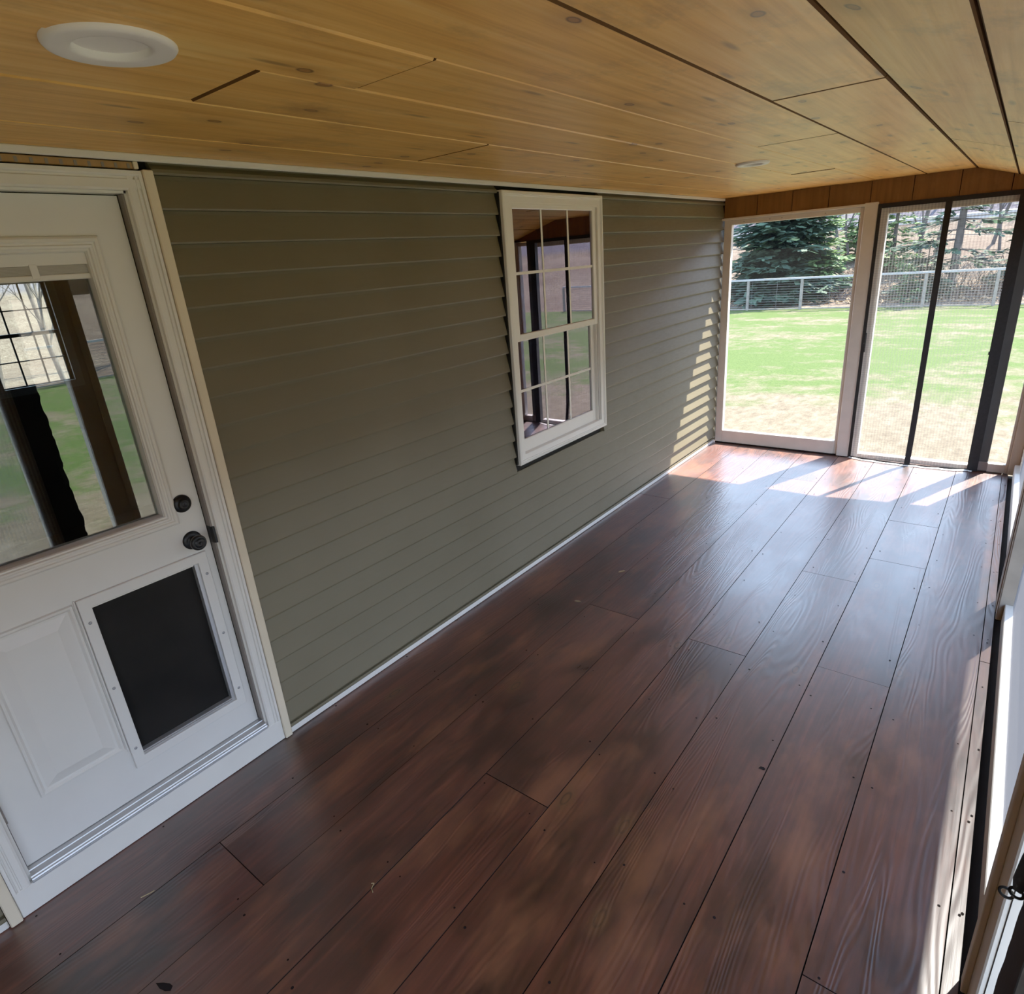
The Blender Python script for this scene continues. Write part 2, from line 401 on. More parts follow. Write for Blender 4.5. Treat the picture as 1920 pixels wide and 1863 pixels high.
for p in fl.data.polygons:
    if p.normal.z < .9: p.material_index = 1
tag(fl, 'glossy dark red-brown stained plank floor of the porch', 'floor', kind='structure')

# ---- ceiling: flat boards, then sloped boards towards the outer wall
mb = MB()
cs = [-.02,.286,.655,.945,1.205,1.535,1.84]
cj = {0:[-.6,3.0],1:[-1.5,1.93],2:[.86,4.2],3:[1.10,4.6],4:[3.11,-.8],5:[2.2,-1.9],6:[.4,3.9],7:[2.9]}
for i in range(6):
    cuts = [YN]+sorted(cj[i])+[L+.3]
    for a, b in zip(cuts[:-1], cuts[1:]):
        g = .0025 if i < 4 else .003
        dz = rng.uniform(-.002,.002)
        mb.bbox(cs[i]+.0005, cs[i+1]-g, a+.001, b-.001, H+dz, H+.03, .004 if i < 4 else .0042, 0)
ss = [1.842,2.088,2.36,2.76]
ca = math.atan(SLOPE)
for i in range(3):
    cuts = [YN]+sorted(cj[6+min(i,1)])+[L+.3]
    for a, b in zip(cuts[:-1], cuts[1:]):
        n0 = len(mb.v); mb.bbox(ss[i]+.002, ss[i+1]-.003, a+.001, b-.001, H, H+.03, .004, 0)
        for k in range(n0, len(mb.v)):
            x, y, z = mb.v[k]; mb.v[k] = (x, y, z-SLOPE*(x-XC))
mb.box(-.12, 1.86, YN, L+.35, H+.045, H+.09, 1)
mb.prism([(1.84,H+.031),(2.80,H+.031-SLOPE*.96),(2.80,H+.09-SLOPE*.96),(1.84,H+.09)], 'y', YN, L+.35, 1)
ceil = mb.build('ceiling', [M['ceil'], M['groove'], M['seam']])
for p in ceil.data.polygons:
    if p.normal.z > -.9 and p.material_index == 0 and (p.center.x > 1.45 or (abs(p.normal.y) > .5)): p.material_index = 2
cut = MB()
for x_, y_, r_ in ((.932,.590,.059),(1.005,3.675,.049)): cut.lathe((x_,y_,H+.06),(0,0,-1),[(0,r_),(.09,r_)],40)
cuto = cut.build('cutter', M['groove']); bm_ = ceil.modifiers.new('holes','BOOLEAN'); bm_.operation = 'DIFFERENCE'; bm_.object = cuto; bm_.solver = 'EXACT'
dg = bpy.context.evaluated_depsgraph_get(); me_ = bpy.data.meshes.new_from_object(ceil.evaluated_get(dg)); ceil.modifiers.clear(); ceil.data = me_; bpy.data.objects.remove(cuto)
tag(ceil, 'varnished knotty pine board ceiling sloping down at the outer side', 'ceiling', kind='structure')
# eave board
mb = MB(); mb.bbox(2.76, 2.785, YN, L+.35, H-SLOPE*.94-.10, H-SLOPE*.94+.07, .003)
tag(mb.build('trim_eave', M['white']), 'white eave board outside along the low edge of the ceiling', 'eave board', kind='structure')

# ---- siding wall
mb = MB()
P = .1014; Z0 = 2.1877
WY0, WY1, WZ0, WZ1 = 2.80, 3.75, .72, 2.19
def course(zb, zt, y0, y1):
    d = .020; x0 = .002
    prof = [(-.012,zt),(x0,zt),(x0+.0015,zt-.012),(x0+d*.45,zb+(zt-zb)*.55),(x0+d*.9,zb+.016),(x0+d,zb+.006),(x0+d-.0015,zb),(x0,zb+.001),(-.012,zb+.001)]
    mb.prism(prof, 'y', y0, y1, 0)
zs = []
z = Z0+.03
zs.append((Z0, 2.232))
for k in range(22):
    zt = Z0-P*k; zb = Z0-P*(k+1)
    if zb < .03: zb = .03
    if zt <= .035: break
    zs.append((zb, zt))
for zb, zt in zs:
    segs = [(1.036, L+.02)]
    if zt > WZ0 and zb < WZ1: segs = [(1.036, 2.748), (3.786, L+.02)]
    segs.append((YN, .008))
    for a, b in segs: course(zb, zt, a, b)
mb.box(0,.024,2.749,2.7612,.72,2.195,1)  # dark strip standing in for the shadow beside the window casing
# sheathing behind, with the openings left out
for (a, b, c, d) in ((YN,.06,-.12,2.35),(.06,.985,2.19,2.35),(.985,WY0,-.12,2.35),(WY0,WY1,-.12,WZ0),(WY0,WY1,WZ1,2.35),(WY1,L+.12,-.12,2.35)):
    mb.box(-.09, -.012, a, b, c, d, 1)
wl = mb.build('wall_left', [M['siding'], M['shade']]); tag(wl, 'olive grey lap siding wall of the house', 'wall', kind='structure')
mb = MB()
for a, b in ((1.037, 4.02),(4.021, L)):
    mb.bbox(.001, .02, a, b, .001, .030, .003)
mb.bbox(.001, .02, YN, .008, .001, .030, .003)
tag(mb.build('baseboard_left', M['white']), 'thin white strip along the foot of the siding', 'baseboard', kind='structure')
mb = MB(); mb.bbox(.0165, .030, YN, L-.01, 2.2215, 2.243, .003); mb.box(.0,.017,YN,L-.01,2.233,2.2425)
tag(mb.build('trim_1', M['white']), 'thin white strip where the siding meets the pine ceiling', 'trim', kind='structure')
mb = MB(); mb.bbox(.001, .016, -.6, .985, 2.2005, 2.2205, .002)
for k in range(44): mb.box(.0155, .0172, -.58+k*.036, -.572+k*.036, 2.2012, 2.215, 1)
mb.bbox(.001,.020,.986,1.0,2.2005,2.2215,.002,2)
tag(mb.build('trim_2', [M['raw'],M['weather'],M['tan']]), 'notched raw wood strip above the white door casing', 'trim', kind='structure')

# ------------------------------------------------------------------ house door
D = empty('door_1', (0,.52,0)); tag(D, 'white half-glass entry door with a pet flap in its lower right', 'door', kind='structure')
mb = MB()   # casing with grooves: right, left, top
def casing_prof(s0, sgn):
    # (y, x) profile from the inner edge outwards
    w = [(0,.0),(0,.016),(.006,.020),(.022,.020),(.024,.016),(.027,.016),(.029,.021),(.034,.021),(.036,.017),(.039,.017),(.041,.024),(.050,.024),(.050,.0)]
    return [(x, s0+sgn*y) for y, x in w]
mb.prism(casing_prof(.951, 1), 'z', .1, 2.193, 0)
mb.prism(casing_prof(.094, -1), 'z', .1, 2.193, 0)
w = [(0,.0),(0,.0162),(.006,.0202),(.030,.0202),(.033,.0165),(.038,.0165),(.040,.0212),(.044,.0242),(.054,.0242),(.054,.0)]
mb.prism([(x, 2.141+y) for y, x in w], 'y', .045, 1.0, 0)
mb.build('casing', M['white'], D)
mb = MB()
mb.bbox(.001,.031,1.0035,1.0355,0.001,2.1985,.003); mb.bbox(.001,.031,.010,.0425,0.001,2.1985,.003)
mb.build('side_channel', M['tan'], D)
mb = MB()
mb.box(-.085,.0,.9445,.952,.10,2.15,1); mb.box(-.085,.0,.0925,.1035,.10,2.15,1); mb.box(-.085,.0,.0925,.952,2.134,2.15,1)
mb.box(-.030,-.003,.9385,.9450,.135,2.132,0); mb.box(-.060,-.030,.9385,.9450,.135,2.132,0); mb.box(-.028,-.0005,.0945,.1005,.135,2.132,0)
mb.build('jamb', [M['weather'],M['white']], D)
mb = MB()   # dark filler painted as the shadow gap around slab
mb.box(-.072,-.034,.9342,.9384,.13,2.136); mb.box(-.072,-.046,.1032,.1062,.13,2.136); mb.box(-.072,-.046,.1032,.9372,2.1305,2.136)
mb.build('shadow_gap', M['groove'], D)
# slab with openings for the glass and raised panels
XS = -.03
GL = (.235,.803,1.098,1.978); LO = (.19,.848,1.062,2.018); S0, S1, SZ0, SZ1 = .1065,.934,.131,2.130
mb = MB()
mb.box(XS-.04,XS,S0,GL[0],SZ0,SZ1); mb.box(XS-.04,XS,.869,S1,SZ0,SZ1); mb.box(XS-.04,XS,GL[1],.869,SZ0,.279); mb.box(XS-.04,XS,GL[1],.869,.896,SZ1); mb.box(XS-.04,XS,GL[0],GL[1],GL[3],SZ1)
for y0_,y1_,z0_,z1_ in ((GL[0],.510,SZ0,GL[2]),(.510,GL[1],SZ0,.279),(.510,GL[1],.896,GL[2])): mb.box(XS-.04,XS,y0_,y1_,z0_,z1_)
slab = mb.build('slab', M['door'], D)
mb = MB()
prof = [(0,.0),(.002,.008),(.008,.012),(.016,.012),(.019,.008),(.024,.008),(.027,.011),(.033,.010),(.036,.005),(.041,.005),(.044,.0),(.047,-.020),(.047,-.04)]
mb.frame('x', XS, *LO, prof); lf = mb.build('glass_frame', M['door'], D)
mb = MB(); ya, yb = GL[0]-.003, GL[1]+.003
mb.prism([(XS-.0385,ya),(XS-.0365,ya),(XS-.0365+.0052,yb),(XS-.0385+.0052,yb)], 'z', GL[2]-.003, GL[3]+.003); mb.build('glass', M['glass_door'], D)
mb = MB()
mb.box(XS-.022,XS-.010,GL[0],GL[1],1.940,GL[3],0); mb.bbox(XS-.022,XS-.009,GL[0],GL[1],1.8985,1.9155,.003,0)
for k in range(6): mb.box(XS-.022,XS-.010,GL[0]+.004,GL[1]-.004,1.9170+k*.0038,1.9190+k*.0038,1)
mb.box(XS-.0205,XS-.0195,GL[0]+.004,GL[1]-.004,1.916,1.940,1)
for yy in (.38,.66): mb.bbox(XS-.010,XS-.0075,yy-.010,yy+.010,1.905,1.944,.002,0)
mb.build('blind', [M['door'],M['blind']], D)
# raised panel, left
mb = MB()
pr = [(0,0),(.003,.008),(.010,.009),(.017,.0015),(.024,.0015),(.060,.0135),(.062,.0135)]
a0,a1,b0,b1 = .205,.463,.336,.926
mb.frame('x', XS+.0005, a0,a1,b0,b1, pr); i_ = .062
mb.face([(XS+.014,a0+i_,b0+i_),(XS+.014,a1-i_,b0+i_),(XS+.014,a1-i_,b1-i_),(XS+.014,a0+i_,b1-i_)])
mb.build('raised_panel', M['door'], D)
mb = MB()   # edge of the right moulded panel that shows left of the pet door
mb.bbox(XS,XS+.006,.4665,.4725,.32,.935,.002)
mb.build('panel_edge', M['door'], D)
# pet door
pd0,pd1,pz0,pz1 = .474,.905,.243,.932
mb = MB(); mb.frame('x', XS, pd0,pd1,pz0,pz1, [(0,0),(0,.010),(.002,.012),(.034,.012),(.036,.011),(.036,-.028)])
pet = mb.build('pet_door', M['door'], D)
mb = MB()
mb.box(XS-.026,XS-.022,pd0+.037,pd1-.037,pz0+.037,pz1-.037,0)
mb.build('flap', M['flap'], pet)
mb = MB(); mb.box(XS-.020,XS+.004,.855,.869,pz0+.036,pz1-.036,0); mb.box(XS-.0195,XS+.0035,.8605,.8635,pz0+.037,pz1-.037,1); mb.box(XS-.020,XS+.003,pd0+.036,pd1-.036,pz0+.036,pz0+.050,0); mb.box(XS-.018,XS+.0035,pd0+.036,pd1-.036,pz0+.042,pz0+.045,1)
mb.build('channel', [M['alu'],M['weather']], pet)
mb = MB(); mb.box(XS-.02,XS-.004,pd0+.036,pd1-.036,pz1-.046,pz1-.036)
st = mb.build('hanging_strip', M['vinyl'], pet)
mb = MB()
for k in range(6): mb.lathe((XS-.004,.53+k*.058,pz1-.041),(1,0,0),[(0,.0028),(.002,.002),(.0024,0)],10)
mb.build('rivet', M['screw'], st)
for yy, zz in ((.491,.845),(.491,.585),(.491,.325),(.888,.845),(.888,.585),(.888,.325)):
    mb = MB(); mb.lathe((XS+.012,yy,zz),(1,0,0),[(0,.0055),(.0018,.005),(.0028,.0025),(.003,0)],12); mb.build('screw', M['screw'], pet)
# knob + deadbolt
KY = .874
mb = MB(); mb.lathe((XS,KY,.986),(1,0,0),[(0,.0345),(.004,.0345),(.008,.031),(.011,.022),(.012,.014),(.030,.0125),(.036,.018)],40)
mb.lathe((XS,KY,.986),(1,0,0),[(.034,.014),(.037,.024),(.043,.0285),(.050,.0285),(.054,.027),(.057,.023),(.0575,.019),(.0555,.0175),(.0585,.016),(.061,.010),(.0612,.0045),(.0600,.004),(.0600,0)],40)
kb = mb.build('door_knob', M['black'], D)
mb = MB(); mb.box(XS+.0600,XS+.0615,KY-.0008,KY+.0008,.982,.990); mb.build('keyhole', M['groove'], kb)
mb = MB(); mb.lathe((XS,KY-.002,1.131),(1,0,0),[(0,.0325),(.006,.0325),(.012,.030),(.016,.022),(.018,.018),(.024,.0175),(.0255,.015),(.0255,.012),(.0240,.011),(.0258,.009),(.0260,0)],40)
db = mb.build('deadbolt', M['black'], D)
mb = MB(); mb.box(XS+.0258,XS+.027,KY-.0028,KY-.0012,1.127,1.135); mb.build('keyhole', M['groove'], db)
mb = MB(); mb.prism([(-.044,.9362),(-.010,.9362),(.004,.9405),(.006,.948),(-.02,.9402),(-.044,.9402)], 'z', .955, 1.02); mb.build('strike_plate', M['black'], D)
mb = MB(); mb.tube([(XS+.004,.1040,.320),(XS+.004,.1040,.415)], .006, 10); mb.box(XS-.02,XS+.002,.1005,.1075,.322,.413); mb.build('hinge', M['weather'], D)
mb = MB(); mb.tube([(XS+.004,.1040,1.85),(XS+.004,.1040,1.95)], .006, 10); mb.box(XS-.02,XS+.002,.1005,.1075,1.852,1.948); mb.build('hinge', M['weather'], D)
mb = MB(); mb.prism([(-.09,.10),(-.09,.130),(-.034,.130),(-.030,.1285),(-.012,.1265),(-.010,.1235),(.012,.1195),(.014,.1155),(.020,.1145),(.024,.108),(.024,.101)], 'y', .1005, .9415); mb.box(.0235,.0245,.1005,.9415,.109,.111,1)
mb.build('threshold', [M['alu'],M['weather']], D)
mb = MB(); mb.bbox(-.09,.0215,.0435,1.003,.001,.1015,.002); mb.build('sill_board', M['white'], D)

# ------------------------------------------------------------------ house window
W = empty('window_1', (0,3.27,.72)); tag(W, 'white double-hung window with grids in the siding wall', 'window', kind='structure')
a0,a1,b0,b1 = 2.762,3.784,.714,2.202
mb = MB(); mb.frame('x', .0, a0,a1,b0,b1, [(0,.0),(0,.040),(.004,.044),(.016,.046),(.018,.041),(.024,.041),(.026,.037),(.056,.037),(.058,.034),(.058,-.055)])
mb.build('casing', M['vinyl'], W)
mb = MB(); mb.box(.0,.036,a0+.058,a1-.058,2.135,2.146); mb.bbox(-.05,.030,a0+.058,a1-.058,b0+.056,.764,.004)
mb.build('head_and_sill', M['vinyl'], W)
mb = MB(); mb.box(-.05,.022,3.705,3.727,.76,2.14,0); mb.box(-.05,.0235,3.712,3.717,.76,1.455,1); mb.box(-.05,.0235,3.712,3.717,1.47,2.14,1)
mb.build('side_track', [M['vinyl'],M['weather']], W)
def sash(name, x, y0, y1, z0, z1, sb, st, ss):
    mb = MB(); xi = x-.026
    mb.bbox(xi,x,y0,y0+ss,z0,z1,.003); mb.bbox(xi,x,y1-ss,y1,z0,z1,.003); mb.bbox(xi,x,y0+ss-.004,y1-ss+.004,z0,z0+sb,.003); mb.bbox(xi,x,y0+ss-.004,y1-ss+.004,z1-st,z1,.003)
    s = mb.build(name, M['vinyl'], W)
    gy0,gy1,gz0,gz1 = y0+ss,y1-ss,z0+sb,z1-st
    mb = MB(); mb.box(x-.013,x-.011,gy0-.002,gy1+.002,gz0-.002,gz1+.002); mb.build('glass', M['glass_win'], s)
    mb = MB(); g = .0075
    for k in (1,2):
        yy = gy0+(gy1-gy0)*k/3; mb.box(x-.0105,x-.0085,yy-g,yy+g,gz0,gz1)
    zz = (gz0+gz1)/2; mb.box(x-.0104,x-.0084,gy0,gy1,zz-g,zz+g)
    mb.build('grid', M['vinyl'], s)
    return s
sash('sash', .032, 2.820, 3.705, 1.428, 2.150, .038, .034, .034)
sash('sash', .004, 2.822, 3.702, .764, 1.455, .085, .03, .04)

# house interior seen through the glass
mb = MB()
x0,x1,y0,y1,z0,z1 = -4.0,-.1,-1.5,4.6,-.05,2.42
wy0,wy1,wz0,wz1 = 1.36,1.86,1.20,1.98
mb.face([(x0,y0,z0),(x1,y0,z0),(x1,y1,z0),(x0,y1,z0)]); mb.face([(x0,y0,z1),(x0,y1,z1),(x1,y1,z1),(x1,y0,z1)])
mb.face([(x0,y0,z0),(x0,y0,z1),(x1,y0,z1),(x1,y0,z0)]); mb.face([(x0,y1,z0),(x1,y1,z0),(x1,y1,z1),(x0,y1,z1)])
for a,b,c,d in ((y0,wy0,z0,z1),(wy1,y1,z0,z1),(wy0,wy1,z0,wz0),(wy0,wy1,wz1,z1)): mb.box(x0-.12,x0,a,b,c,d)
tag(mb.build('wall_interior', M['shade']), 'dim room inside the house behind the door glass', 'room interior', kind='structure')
WI = empty('window_2', (x0,1.61,wz0)); tag(WI, 'small bright grid window at the back of the dim house room', 'window', kind='structure')
mb = MB()
mb.frame('x', x0, wy0-.06,wy1+.06,wz0-.06,wz1+.06, [(0,.0),(0,.02),(.06,.02),(.06,-.1)])
mb.build('frame', M['post'], WI)
mb = MB()
for k in (1,2): yy = wy0+.012+(wy1-wy0-.024)*k/3; mb.box(x0-.06,x0-.05,yy-.006,yy+.006,wz0,wz1)
for k in (1,3): zz = wz0+(wz1-wz0)*k/4; mb.box(x0-.061,x0-.049,wy0,wy1,zz-.005,zz+.005)
mb.bbox(x0-.075,x0-.035,wy0,wy1,1.583,1.612,.003)
mb.build('grid', M['post'], WI)

# ------------------------------------------------------------------ far wall
mb = MB(); fx = [.022,.308,.594,.877,1.179,1.462,1.757,2.06,2.36,2.62]
for a, b in zip(fx[:-1], fx[1:]):
    def zc(x): return H-.001-(SLOPE*(x-XC) if x > XC else 0)
    g = .0026; a_ = a+g; b_ = b-g; zb = 2.066
    top = [(b_,zc(b_)),(XC,zc(XC)),(a_,zc(a_))] if a_ < XC < b_ else [(b_,zc(b_)),(a_,zc(a_))]
    if zc(b_) < zb+.005:
        xm = XC+(H-.001-zb-.004)/SLOPE; b_ = min(b_,xm); top = [(b_,zc(b_)),(a_,zc(a_))]
    ln = [(a_,zb),(b_,zb)]+top
    n = len(mb.v); k = len(ln)
    mb.v += [(x,L,z) for x, z in ln]+[(x,L+.02,z) for x, z in ln]
    mb.f.append(tuple(range(n,n+k))); mb.m.append(0); mb.sm.append(False)
    for i in range(k): j = (i+1)%k; mb.f.append((n+i,n+k+i,n+k+j,n+j)); mb.m.append(0); mb.sm.append(False)
mb.prism([(-.1,2.062),(2.43,2.062),(2.43,H-SLOPE*.59+.01),(XC,H+.01),(-.1,H+.01)],'y',L+.021,L+.08,1)
tag(mb.build('wall_far', [M['fascia'],M['groove']]), 'brown vertical board strip above the openings at the porch end', 'wall', kind='structure')
# left opening: framed clear pane
W3 = empty('window_3', (.62,L,0)); tag(W3, 'large white framed opening with a clear pane left in the end wall', 'window', kind='structure')
mb = MB()
mb.bbox(.026,.094,L+.004,L+.06,.012,2.062,.003); mb.bbox(1.118,1.146,L+.010,L+.06,.012,2.058,.003)
mb.bbox(.094,1.118,L+.004,L+.06,.012,.132,.003); mb.bbox(.094,1.118,L+.004,L+.06,2.020,2.060,.003)
mb.box(.026,1.146,L+.002,L+.07,-.03,.012,1)
mb.build('frame', [M['frame'],M['groove']], W3)
mb = MB(); mb.bbox(.006,1.150,L-.016,L+.05,2.0605,2.080,.003); mb.build('head_cap', M['frame'], W3)
mb = MB(); mb.bbox(1.146,1.243,L-.010,L+.075,.003,2.0845,.004); mb.box(1.146,1.243,L-.008,L+.07,-.02,.004,1); mb.build('post', [M['frame'],M['groove']], W3)
mb = MB(); mb.box(.092,1.120,L+.036,L+.038,.130,2.022); mb.build('pane', M['pane'], W3)
for xx in (.2,.42,.52,.86): 
    mb = MB(); mb.lathe((xx,L+.004,2.040),(0,-1,0),[(0,.0045),(.0012,.004),(.002,0)],10); mb.build('screw', M['screw'], W3)
# door opening frame behind the hanging mesh
T = empty('trim_3', (1.7,L,0)); tag(T, 'white door opening frame behind the hanging mesh screen', 'door frame', kind='structure')
mb = MB(); mb.bbox(1.246,1.312,L+.022,L+.09,.001,2.035,.004); mb.bbox(1.3125,2.117,L+.030,L+.09,1.992,2.040,.003); mb.bbox(1.300,2.12,L+.030,L+.10,-.03,.035,.004)
mb.box(1.2435,2.245,L+.0215,L+.09,2.0405,2.066)
mb.build('frame', M['frame'], T)
mb = MB(); mb.tube([(1.262,L+.018,.94),(1.262,L-.004,.955),(1.262,L-.012,1.0),(1.262,L-.004,1.055),(1.262,L+.018,1.07)], .006, 8); mb.bbox(1.252,1.272,L+.012,L+.022,.925,1.085,.002)
mb.build('handle', M['post'], T)
# dark post between door opening and narrow pane
T = empty('trim_4', (2.19,L,0)); tag(T, 'dark grey square post right of the mesh screen door', 'post', kind='structure')
mb = MB(); mb.bbox(2.150,2.243,L+.004,L+.092,.001,2.062,.004); mb.build('post', M['post'], T)
mb = MB(); mb.bbox(2.135,2.245,L-.004,L+.002,.012,.085,.001); mb.build('foot_patch', M['weather'], T)
mb = MB(); mb.bbox(2.118,2.150,L-.008,L+.01,.93,1.03,.004); mb.tube([(2.124,L-.004,.935),(2.112,L-.006,.93),(2.112,L-.006,.95),(2.122,L-.004,.955)], .004, 6); mb.build('latch', M['black'], T)
W4 = empty('window_4', (2.31,L,0)); tag(W4, 'narrow white framed opening beside the corner post of the end wall', 'window', kind='structure')
mb = MB(); mb.bbox(2.243,2.358,L+.006,L+.06,.004,.073,.003); mb.bbox(2.358,2.376,L+.004,L+.06,.004,2.05,.003); mb.bbox(2.243,2.358,L+.006,L+.06,2.015,2.05,.003)
mb.build('frame', M['frame'], W4)
mb = MB(); mb.bbox(2.3765,2.442,L-.012,L+.09,.001,2.06,.004); mb.build('corner_post', M['frame'], W4)
mb = MB(); mb.box(2.242,2.36,L+.036,L+.038,.07,2.02); mb.build('pane', M['pane'], W4)

# ---- hanging magnetic mesh door
SD = empty('screen_door', (1.7,L-.01,0)); tag(SD, 'black-edged two-leaf mesh screen door hanging in the end opening, hem curling onto the floor', 'screen door')
def bulge(x, z):
    u = max(0,min(1,(x-1.262)/(2.115-1.262))); d = .058*math.sin(math.pi*u)**.6 if 0 < u < 1 else 0
    return L-.014-d*max(0,1-z/.42)**1.7
def sheet(mb, x0, x1, z0, z1, nx, nz, off=0, m=0, foldx=None):
    base = len(mb.v)
    for j in range(nz+1):
        z = z0+(z1-z0)*(j/nz)
        for i in range(nx+1):
            x = x0+(x1-x0)*i/nx; mb.v.append((x, bulge(x,z)-off, z))
    for j in range(nz):
        for i in range(nx):
            a = base+j*(nx+1)+i; mb.f.append((a,a+1,a+nx+2,a+nx+1)); mb.m.append(m); mb.sm.append(True)
for (xa, xb) in ((1.247,1.700),(1.710,2.135)):
    mb = MB(); sheet(mb, xa, xb, .006, 2.066, 10, 26); leafo = mb.build('mesh_leaf', M['mesh'], SD)
    mb = MB(); sheet(mb, xa, xb, 2.034, 2.068, 4, 1, .002); sheet(mb, xa, xb, .004, .020, 12, 1, .002)
    if xa < 1.5: sheet(mb, xa-.004, xa+.022, .004, 2.066, 1, 26, .0025); sheet(mb, xb-.016, xb, .004, 2.066, 1, 26, .0025)
    else: sheet(mb, xb-.020, xb+.050, .004, 2.066, 2, 26, .0025); sheet(mb, xa-.010, xa+.016, .004, 2.066, 1, 26, .0026)
    mb.build('edge_tape', M['fabric'], leafo)
mb = MB()   # white hem lying on the floor
base = len(mb.v); N = 30
for i in range(N+1):
    x = 1.256+(2.13-1.256)*i/N; y = bulge(x,.004); wv = .018+.012*max(0,math.sin((x-1.9)*14)) if x > 1.9 else .018
    mb.v += [(x,y+.006,.0075),(x,y-wv*.5,.011+.003*math.sin(x*40)),(x,y-wv,.0045)]
for i in range(N):
    for k in (0,1):
        a = base+i*3+k; mb.f.append((a,a+1,a+4,a+3)); mb.m.append(0); mb.sm.append(True)
mb.build('hem', M['white'], SD)

# ------------------------------------------------------------------ right (outer) wall
mb = MB(); mb.bbox(2.412,2.475,1.50,3.5195,.001,.100,.003); mb.bbox(2.412,2.475,3.751,L-.05,.001,.100,.003); tag(mb.build('wall_right', M['frame']), 'low rail along the foot of the open outer wall', 'wall', kind='structure')
mb = MB(); mb.bbox(2.418,2.50,YN,L-.02,1.95,2.045,.003); tag(mb.build('trim_5', M['frame']), 'pale header beam above the outer wall openings', 'header beam', kind='structure')
mb = MB(); mb.bbox(2.388,2.49,3.52,3.75,.004,1.9495,.004); mb.box(2.39,2.488,3.523,3.747,.0,.004,1); mb.bbox(2.3845,2.388,3.60,3.748,.006,1.9495,.001); tag(mb.build('trim_6', [M['dimframe'],M['groove']]), 'square post halfway along the outer wall, its shade painted into the colour', 'post', kind='structure')
mb = MB(); mb.bbox(2.402,2.50,1.34,1.499,.001,1.9495,.004); mb.bbox(2.388,2.402,1.455,1.499,.001,1.9495,.002); mb.box(2.4145,2.4165,1.3385,1.345,.001,1.9495,1); tag(mb.build('trim_7', [M['frame'],M['groove']]), 'near painted post of the outer wall beside the mesh screen', 'post', kind='structure')
mb = MB(); mb.bbox(2.443,2.52,5.70,L+.09,.001,1.9495,.004); tag(mb.build('trim_8', M['frame']), 'pale corner post where outer wall meets end wall', 'post', kind='structure')
mb = MB(); mb.bbox(2.402,2.456,1.032,1.148,.001,1.9495,.004); tag(mb.build('trim_9', M['post']), 'narrow dark post behind the fabric edge of the near screen', 'post', kind='structure')
mb = MB(); mb.bbox(2.43,2.50,.955,1.028,.001,1.9495,.003); mb.box(2.437,2.439,.9535,.957,.001,1.94,1); mb.bbox(2.44,2.52,-.1,.955,.001,.06,.004); mb.bbox(2.43,2.52,-.25,-.1,.001,1.9495,.004)
tag(mb.build('trim_10', [M['white'],M['weather']]), 'white door frame around the near mesh screen in the outer wall', 'door frame', kind='structure')
mb = MB(); mb.bbox(2.43,2.52,YN,YN+.12,.001,1.9495,.004); mb.bbox(2.42,2.475,YN+.12,-.25,.001,.1,.003); tag(mb.build('trim_11', M['frame']), 'pale post of the outer wall behind the camera end', 'post', kind='structure')
for nm, a, b, lab in (('window_5',3.75,5.70,'clear pane in the far bay of the outer wall'),('window_6',1.50,3.52,'clear pane in the middle bay of the outer wall')):
    w = empty(nm, (2.445,(a+b)/2,.1)); tag(w, lab, 'window', kind='structure')
    mb = MB(); mb.box(2.444,2.4455,a+.001,b-.001,.1005,1.9495); mb.build('pane', M['tint'] if nm == 'window_6' else M['tint'], w)
SN = empty('screen_door', (2.45,.55,0)); tag(SN, 'black fabric edge of a mesh screen door with strap and two loops on the outer wall', 'screen door')
mb = MB(); mb.box(2.424,2.425,-.09,1.025,.02,1.94); mb.build('mesh_leaf', M['mesh_side'], SN)
mb = MB(); rr = random.Random(3); base = len(mb.v); N = 60   # ragged fabric edge wrapping the dark post
for i in range(N+1):
    z = .02+1.9*i/N; e = 1.192+.006*rr.uniform(-1,1)+(.012 if .40 < z < .52 else 0)
    mb.v += [(2.4015,1.02,z),(2.4005,1.09,z),(2.4008,e-.040,z),(2.412,e-.036,z)]
for i in range(N):
    for k in range(3): a = base+i*4+k; mb.f.append((a,a+1,a+5,a+4)); mb.m.append(0); mb.sm.append(False)
mb.build('edge_tape', M['fabric'], SN)
mb = MB()
mb.prism([(2.404,.90),(2.386,.865),(2.379,.81),(2.3755,.755),(2.379,.732),(2.391,.728),(2.396,.74),(2.404,.70)], 'y', 1.126, 1.131); st = mb.build('strap', M['fabric'], SN)
for c, r1, r2 in (((2.3725,1.128,.716),.0105,.0075),((2.3855,1.126,.727),.0105,.0075)):
    mb = MB(); mb.ring(c, (1,0,-.25), (.1,.6,.8), r1, r2, .0028); mb.build('loop', M['black'], st)

mb = MB()
for k in range(9): mb.bbox(.004+k*.272,.004+k*.272+.269,YN-.02,YN-.001,.002,H-.02-(.02 if k < 7 else .20),.003)
mb.box(-.1,2.6,YN-.06,YN-.021,-.1,H+.05,1)  # unseen end wall, added to darken the siding near the door
tag(mb.build('wall_near', [M['fascia'],M['groove']]), 'unseen brown vertical board wall, added at the near end to darken the porch', 'wall', kind='structure')

